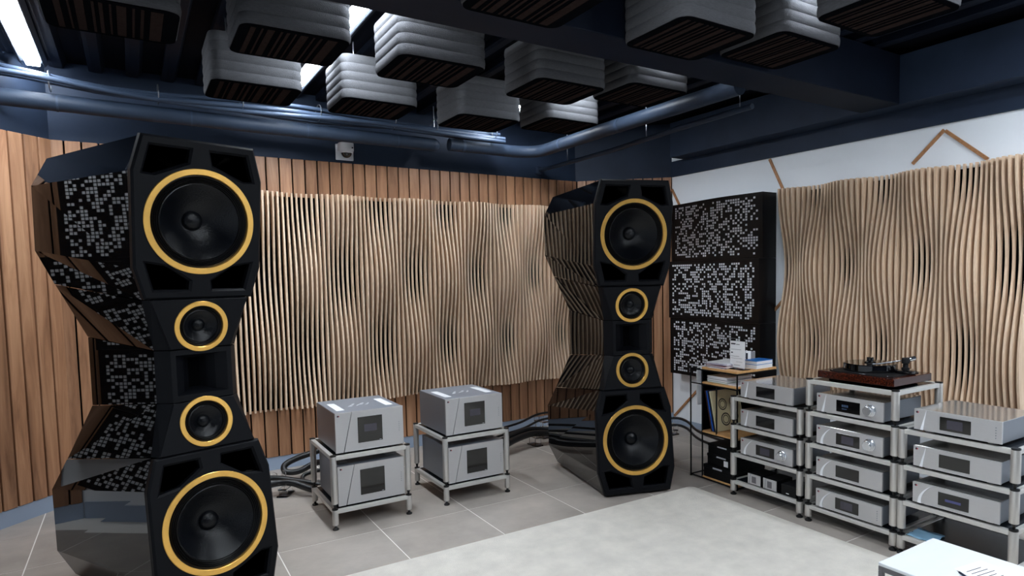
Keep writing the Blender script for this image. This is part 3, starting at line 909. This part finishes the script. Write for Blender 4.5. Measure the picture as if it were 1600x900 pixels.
# folded magazine over the side rail
loc, r = on_stand(.062, .03, 0)
T = thing('hanging_magazine', 'pale folded magazine hanging over the side rail of the stand', 'magazine', loc, r)
pts = [(-.030, .56), (-.034, .70), (-.030, .82), (-.018, .858), (0, .866), (.018, .858), (.030, .82), (.034, .70), (.024, .57), (.010, .545), (-.012, .543)]
o_ = [(x, zz) for x, zz in pts[:9]]
inn_ = [(x * .72, zz - .012 if zz > .8 else zz) for x, zz in o_]
MB().prism(o_ + inn_[::-1], 0, .22, lambda a, b, c: (a, c, b)).build('sheets', 'paper_white', T)
MB().prism([(x * 1.05, zz + .001) for x, zz in o_[:5]] + [(x * 1.0, zz) for x, zz in o_[:5]][::-1], .0, .22, lambda a, b, c: (a, c, b)).build('cover', 'paper_white', T)
# record sleeves leaning to the left
for k, (x, mat, lab) in enumerate(((.165, 'sleeve_brown', 'dark brown record sleeve leaning furthest against the black side panel'), (.180, 'sleeve_blue', 'bright blue record sleeve leaning in the magazine stand'),
                                   (.195, 'sleeve_navy', 'navy record sleeve between the blue and the cream sleeves'), (.212, 'sleeve_cream', 'cream record sleeve with dark sketched circles leaning in the magazine stand'))):
    loc, r = on_stand(x + .037, .02, .3825)
    T = thing('record_sleeve', lab, 'record', loc, r, 'leaning record sleeves')
    T.rotation_euler = (0, math.radians(-13), r)
    s = MB().box(-.009 if mat == 'sleeve_navy' else -.006, .0035, 0, .31, .001, .311, .001).build('sleeve', mat, T)
    if mat == 'sleeve_cream':
        for cy, cz, rr in ((.11, .20, .045), (.12, .085, .05), (.22, .21, .035), (.22, .10, .04)):
            for q in range(2):
                MB().lathe([(rr * (1 - .35 * q), 0), (rr * (1 - .35 * q) * .8, .0003)], 20).build('sketch', 'sketch_dark', s, None, (.0038, cy, cz), (0, PI / 2, 0))
# storage boxes at the bottom
for x, y, z0, w, h, lab in ((.135, .0, .0302, .31, .094, 'black storage box at the very bottom of the magazine stand'), (.155, .02, .1246, .29, .085, 'black storage box in the middle of the pile under the records'),
                            (.158, .025, .2098, .28, .075, 'black storage box topping the pile under the records')):
    loc, r = on_stand(x, y, z0)
    T = thing('storage_box', lab, 'box', loc, r, 'black storage boxes')
    MB().box(0, w, 0, .33, 0, h * .72, .003).build('body', 'soft_black', T)
    MB().box(-.002, w + .002, -.002, .332, h * .72 + .0005, h, .003).build('lid', 'soft_black', T)
    MB().box(.10, .19, -.0045, -.0022, h * .80, h * .92).build('label_strip', 'paper_grey', T)
    if h == .085: MB().box(.17, .21, -.002, -.0003, .015, .058).build('sticker', 'paper_white', T)

# ------------------------------------------------------------------ blue cloth, coffee table
mb = MB(); nx_, ny_ = 10, 8; vs = []; fs = []
for i in range(nx_ + 1):
    for j in range(ny_ + 1):
        e = .004 * math.sin(i * 1.9 + j) if j in (0, ny_) or i in (0, nx_) else 0
        vs.append((.002 + .15 * i / nx_ + e, .145 * j / ny_ + e + .01 * i / nx_, .0012 + .0015 * (1 + math.sin(i * .9) * math.cos(j * .8))))
n0 = len(vs); vs += [(x, y, zz + .0012) for x, y, zz in vs]
for i in range(nx_):
    for j in range(ny_):
        a = i * (ny_ + 1) + j; fs += [(a, a + 1, a + ny_ + 2, a + ny_ + 1), (n0 + a, n0 + a + ny_ + 1, n0 + a + ny_ + 2, n0 + a + 1)]
tag(mb.add(vs, fs).build('cleaning_cloth', 'cloth_blue', None, 40, (3.505, 1.785, LV[0])), 'pale blue cleaning cloth lying on the bottom rack shelf', 'cloth')

TB = thing('coffee_table', 'low coffee table with white marble top and grey metal frame on the rug', 'table', (2.40, 1.43, .012))
MB().box(0, .41, -.95, 0, .398, .412, .002).build('table_top', 'marble', TB)
mb = MB()
for x0, x1, y0, y1 in ((0, .41, -.018, 0), (0, .41, -.95, -.932), (0, .018, -.932, -.018), (.392, .41, -.932, -.018)): mb.box(x0, x1, y0, y1, .378, .3975, .001)
mb.build('frame', 'frame_grey', TB)
for x in (0, .392):
    for y in (-.018, -.95): MB().box(x, x + .018, y, y + .018, 0, .3775, .001).build('leg', 'frame_grey', TB)
T = thing('paper_sheet', 'white printed sheet lying on the marble coffee table', 'paper', (2.545, 1.02, .4242), -.15)
MB().box(0, .16, 0, .21, 0, .0008).build('sheet', 'paper_white', T)
for k in range(5): MB().box(.015, .10 + .01 * (k % 3), .17 - .02 * k, .174 - .02 * k, .0008, .0011).build('print', 'ink', T)
T = thing('pen', 'dark pen lying beside the printed sheet on the coffee table', 'pen', (2.525, 1.15, .4285), 1.05)
MB().cyl((-.07, 0, 0), (.055, 0, 0), .0042, 12).build('barrel', 'sleeve_navy', T, 40)
MB().cyl((.055, 0, 0), (.07, 0, 0), .004, 12, .0008).build('tip', 'chrome', T, 40)
MB().box(-.068, -.03, -.001, .001, .004, .0058).build('clip', 'chrome', T)


# ------------------------------------------------------------------ floor cables and acrylic lifters
def cable(label, pts, r, group, mat='cable_black', name='speaker_cable'):
    return tag(MB().tube(catmull(pts, 8), r, 10).build(name, mat, None, 60), label, 'cable', group)


def lifter(label, loc, rz, h):
    T = thing('cable_lifter', label, 'cable support', loc, rz, 'clear acrylic cable lifters')
    MB().box(-.075, .075, -.04, .04, 0, .012, .002).build('base', 'acrylic', T)
    for x in (-.05, .05): MB().box(x - .006, x + .006, -.03, .03, .012, h, .001).build('upright', 'acrylic', T)
    MB().box(-.074, .074, -.03, .03, h, h + .01, .001).build('bridge', 'acrylic', T)
    for x in (-.070, 0, .070): MB().box(x - .003, x + .003, -.03, .03, h + .01, h + .05, .001).build('prong', 'acrylic', T)


cable('thick black cable running from the loudspeaker to the amplifier stand beside it', [(.50, 5.05, .16), (.66, 5.10, .115), (.80, 5.10, .10), (.90, 5.035, .10), (1.0, 4.955, .06), (1.12, 4.87, .03)], .026, 'cables beside the amplifier stands')
cable('second thick black cable lying behind the first beside the amplifier stand', [(.50, 5.20, .19), (.68, 5.19, .13), (.82, 5.165, .115), (.96, 5.070, .09), (1.1, 4.985, .055), (1.2, 4.93, .03)], .022, 'cables beside the amplifier stands')
cable('black cable bent in a loop against the pale baseboard', [(1.28, 5.45, .22), (1.15, 5.47, .19), (1.02, 5.48, .16), (.93, 5.48, .12), (.93, 5.45, .075), (1.02, 5.42, .07), (1.15, 5.40, .12), (1.26, 5.2, .16)], .024, 'cables beside the amplifier stands')
cable('black cable looped low behind the amplifier stand post', [(1.24, 5.17, .11), (1.12, 5.21, .11), (1.02, 5.23, .085), (1.01, 5.18, .055), (1.09, 5.13, .045), (1.24, 5.09, .04)], .016, 'cables beside the amplifier stands')
cable('black cable arching down between the two amplifier stands', [(1.44, 4.76, .62), (1.54, 4.78, .60), (1.60, 4.80, .50), (1.60, 4.84, .33), (1.55, 4.90, .15), (1.52, 4.95, .03)], .020, 'cables beside the amplifier stands')
lifter('clear acrylic cable lifter under the thick cables beside the amplifier stand', (.865, 5.10, 0), 1.03, .052)
lifter('clear acrylic cable lifter standing against the baseboard beside the amplifier stand', (.84, 5.38, 0), .3, .05)
for k, (a, b, zz, lab) in enumerate(((5.10, .030, .11, 'thickest black cable arching between the amplifier stand and the loudspeaker'), (5.172, .024, .135, 'second thick cable arching between the amplifier stand and the loudspeaker'))):
    cable(lab, [(2.28, a - .22, .09), (2.55, a - .1, zz - .03), (2.80, a + .02, zz), (3.02, a + .07, zz + .015), (3.22, a + .02, zz), (3.40, a - .12, zz + .05)], b, 'cables between stand and loudspeaker')
for k, (a, zz, lab) in enumerate(((5.36, .20, 'thin black cable strung highest between the stand and the loudspeaker'), (5.30, .155, 'thin black cable strung second highest between the stand and the loudspeaker'))):
    cable(lab, [(2.25, a - .35, zz), (2.55, a - .15, zz - .01), (2.80, a - .04, zz - .015), (3.0, a, zz), (3.25, a + .09, zz + .03), (3.45, a + .03, zz + .03), (3.7, a - .2, zz)], .011, 'cables between stand and loudspeaker')
lifter('clear acrylic cable lifter under the thick cables beside the loudspeaker mirroring slats', (3.06, 5.208, 0), PI / 2 + .06, .076)
lifter('tall clear acrylic cable lifter holding the thin cables', (3.26, 5.42, 0), PI / 2 + .2, .158)
for k, (dz, lab) in enumerate(((.135, 'upper thin black cable on the floor by the white wall'), (.065, 'lower thin black cable on the floor by the white wall'))):
    cable(lab, [(3.75, 4.72, dz), (4.1, 4.80, dz + .01), (4.42, 4.80, dz + .01), (4.46, 4.66, dz), (4.36, 4.42, dz - .03), (4.30, 4.20, dz - .035), (4.25, 3.85, dz - .035)], .013, 'cables by the white wall')
lifter('clear acrylic cable lifter by the white wall', (4.36, 4.772, 0), PI / 2, .04)

# ------------------------------------------------------------------ security camera
CM = thing('security_camera', 'white dome security camera fixed above the wood planks', 'camera', (1.585, YB, 2.60))
MB().box(-.075, .075, -.012, -.0005, 0.0, .135, .004).build('wall_plate', 'white_plastic', CM)
hs = MB().prism([(-.06, -.012), (.06, -.012)][::-1] + [(.062 * math.cos(a), -.065 + .062 * math.sin(a)) for a in [-k * PI / 14 for k in range(15)]][::-1], .07, .135).build('housing', 'white_plastic', CM, 30)
MB().lathe([(.058, .07), (.058, .056), (.050, .050)], 32).build('rim', 'white_plastic', CM, 40, (0, -.065, 0))
dm = MB().lathe([(.043 * math.cos(a), .052 - .040 * math.sin(a)) for a in [PI / 2 * k / 8 for k in range(8)]] + [(.0005, .012)], 28).build('dome', 'dome_glass', CM, 60, (0, -.065, 0))
MB().lathe([(.044, .052), (.047, .05), (.047, .056)], 28).build('dome_ring', 'steel', dm, 40)
MB().box(.03, .042, -.128, -.124, .085, .097).build('logo', 'ink', CM)

# ------------------------------------------------------------------ pipes and ceiling cables
PP = thing('wrapped_pipe', 'thick dark wrapped pipe running along the wall above the wood planks', 'pipe', (0, 0, 0))
MB().tube([(-.70, 5.55, 2.775), (0, 5.55, 2.765), (1.0, 5.55, 2.755), (2.28, 5.55, 2.748)], .055, 24).build('pipe_run', 'pipe_wrap', PP, 40)
MB().lathe([(.055, 0), (.052, .02), (.035, .045), (.0005, .055)], 24).build('pipe_cap', 'pipe_wrap', PP, 60, (2.28, 5.55, 2.748), (0, PI / 2, 0))
for x in (-.35, .42, 1.22, 1.95):
    MB().cyl((x - .006, 5.55, 2.765 - .008 * x), (x + .006, 5.55, 2.765 - .008 * x), .0565, 24).build('band', 'cable_grey', PP, 40)
PQ = thing('bent_pipe', 'thick dark wrapped pipe bending from the plank wall across the ceiling', 'pipe', (0, 0, 0))
MB().tube(catmull([(2.43, 5.55, 2.765), (2.80, 5.55, 2.765), (3.12, 5.55, 2.765), (3.30, 5.42, 2.765), (3.31, 5.10, 2.765), (3.30, 4.5, 2.765), (3.30, 3.6, 2.765), (3.30, 2.95, 2.765)], 6), .055, 24).build('pipe_run', 'pipe_wrap', PQ, 40)
for p0, p1 in (((2.55, 5.55, 2.765), (2.575, 5.55, 2.765)), ((3.31, 5.06, 2.765), (3.31, 5.03, 2.765)), ((3.30, 4.2, 2.765), (3.30, 4.17, 2.765))):
    MB().cyl(p0, p1, .0575, 24).build('band', 'cable_grey', PQ, 40)
CO = thing('conduit', 'thin dark conduit running from the plank wall under the bent pipe', 'pipe', (0, 0, 0))
MB().tube([(3.53, 5.845, 2.655), (3.54, 5.60, 2.655), (3.53, 4.6, 2.655), (3.45, 3.7, 2.655), (3.42, 2.95, 2.655)], .019, 12).build('tube', 'pipe_wrap', CO, 40)
MB().box(3.50, 3.56, 5.80, 5.848, 2.62, 2.69, .004).build('wall_box', 'dark_paint', CO)
for y in (5.3, 4.1, 3.1): MB().cyl((3.47 + .03 * (y - 3.1), y, 2.67), (3.47 + .03 * (y - 3.1), y, ZC - .046), .004, 8).build('hanger', 'steel', CO)
rn = random.Random(3)
for k, (dy, dz, r, sag) in enumerate(((0, .112, .024, .0), (.045, .110, .018, .006), (-.055, .100, .019, -.008), (.085, .115, .015, .010), (-.10, .082, .017, .0), (.01, .155, .016, .008))):
    pts = []
    for i in range(13):
        x = -.66 + i * .30
        lift = .055 * math.exp(-((x + .7) / .45) ** 2)
        pts.append((x, 5.52 + dy + .03 * math.sin(x * 2.3 + k * 1.7), 2.762 + dz - .012 * x / 2 + lift + sag * math.sin(x * 2 + k) + .010 * math.sin(3.1 * x + k * 2.2)))
    cable('thickest dark cable in the bundle strapped above the wrapped pipe' if k == 0 else 'slimmer dark cable in the bundle strapped above the wrapped pipe', pts, r, 'cables strapped above the pipe', 'cable_grey', 'ceiling_cable')
for x in (-.38, .22, .75, 1.3, 1.9, 2.27, 2.84):
    tag(MB().tube([(x, 5.50 + .095 * math.cos(t), 2.893 + .062 * math.sin(t)) for t in [2 * PI * i / 16 for i in range(17)]], .004, 6).build('cable_tie', 'steel', None, 60),
        'thin tie wrapped round the dark ceiling cables', 'cable tie', 'ties on the ceiling cables')
for x in (2.27, 2.84):
    tag(MB().cyl((x, 5.50, 2.84), (x, 5.50, ZC - .051), .005, 8).build('hanger_rod', 'steel'), 'slim steel rod holding the ceiling cables', 'rod', 'steel hanger rods')


# ------------------------------------------------------------------ felt ceiling blocks
def rrect(w, d, r, off, n=6):
    out = []
    for cx, cy, a0 in ((w - r, d - r, 0), (r, d - r, PI / 2), (r, r, PI), (w - r, r, 1.5 * PI)):
        for k in range(n + 1): a = a0 + k * PI / 2 / n; out.append((cx + (r + off) * math.cos(a), cy + (r + off) * math.sin(a)))
    return out


proto_block = None
STR = [(.05, .022), (.095, .008), (.12, .03), (.175, .010), (.20, .014), (.235, .008), (.26, .034), (.315, .009), (.345, .012), (.38, .045)]


def make_block(label, x, y, z, w=.49, d=.45, h=.265):
    B = thing('ceiling_block', label, 'acoustic block', (x, y, z), 0, 'felt blocks hung under the ceiling')
    rings = []
    nl = 5
    for l in range(nl):
        for t, off in ((0.0, -.0035), (.15, 0.0), (.5, .0022), (.85, 0.0)):
            rings.append([(px, py, h * (l + t) / nl) for px, py in rrect(w, d, .06, off)])
    rings.append([(px, py, h) for px, py in rrect(w, d, .06, -.004)])
    MB().loft(rings).build('felt_body', 'felt', B, 35)
    MB().prism(rrect(w - .012, d - .012, .055, 0), -.004, -.0003).build('underside', 'felt_shaded', B).location = (.006, .006, 0)
    for sx, sw in STR:
        MB().box(sx * w / .49, (sx + sw) * w / .49, .035, d - .035, -.0065, -.0042, .0008).build('slot_strip', 'felt_brown', B)
    for hx, hy in ((.1, .1), (w - .1, d - .1)):
        MB().cyl((hx, hy, h), (hx, hy, ZC - .05 - z), .004, 6).build('hanger', 'steel', B)
    return B


k1 = .883
blocks = [(1.308 - .015, 4.737, 2.70, 'pale side lit felt block above the security camera'), (1.346 - .015, 3.677, 2.70, 'brightly side lit felt block next to the crossing beam'),
          (.475, 4.722, 2.70, 'grey felt block above the loudspeaker mirroring planks, beside the wall pipe'), (.505, 3.64, 2.70, 'large grey felt block above the loudspeaker mirroring planks'),
          (2.185, 4.762, 2.70, 'dim felt block above the long slat diffuser'), (2.235, 3.659, 2.70, 'dark felt block hung right behind the crossing beam'),
          (2.33, 2.433, 2.70, 'felt block hung before the crossing beam, nearer the white wall'), (1.345, 2.433, 2.70, 'felt block hung before the crossing beam above the rug'),
          (-.29, 3.68, 2.70, 'dark felt block beside the bare ceiling lamp')]
for x, y, z, lab in blocks: make_block(lab, x * k1, y * k1, z)
k2 = (2.75 - CAM_H) / (2.85 - CAM_H)
for x, y, lab in ((2.852 - .015, 4.53, 'felt block lit white on one side, next to the bent pipe'), (2.82, 3.442, 'felt block with one bright side over the loudspeaker mirroring slats'),
                  (2.925, 2.313, 'felt block between the crossing beam and the turntable rack'), (2.93, 1.66, 'felt block above the turntable rack')):
    make_block(lab, x * k2, y * k2, 2.75)


# ------------------------------------------------------------------ ceiling lamps
def lamp(label, x, y0, y1, z=3.02, w=.075):
    T = thing('ceiling_lamp', label, 'lamp', (x, y0, z), 0, 'linear ceiling lamps')
    L = y1 - y0
    MB().box(-.075, .075, 0, L, .022, .05, .003).build('housing', 'lamp_housing', T)
    for s in (-1, 1): MB().prism([(s * .075, .022), (s * .079, .022), (s * .06, -.002), (s * .056, -.002)], 0, L, lambda a, b, c: (a, c, b)).build('reflector_edge', 'lamp_housing', T)
    MB().box(-w / 2, w / 2, .02, L - .02, -.006, .0215, .006).build('diffuser', 'lamp_glow', T)
    for y in (.15, L - .15): MB().cyl((0, y, .05), (0, y, ZC - z - .001), .004, 6).build('hanger', 'steel', T)


for y0, y1, t in ((-1.7, -.4, 'far from the turntable'), (-.1, 1.2, 'nearer the turntable')):
    lamp('linear ceiling lamp beside the white wall, %s' % t, 3.92, y0, y1)
lamp('bare glowing linear lamp in the ceiling corner above the wrapped pipe', -.47, 4.25, 5.66)
for x, nm in ((1.10, 'over the amplifier stands'), (2.86, 'over the loudspeaker mirroring slats')):
    for y0, y1, t in ((4.35, 5.45, 'near the plank wall'), (3.05, 4.2, 'just behind the crossing beam'), (1.15, 2.45, 'before the crossing beam'), (-.5, .8, 'over the front of the rug')):
        lamp('linear ceiling lamp %s, %s' % (nm, t), x, y0, y1)
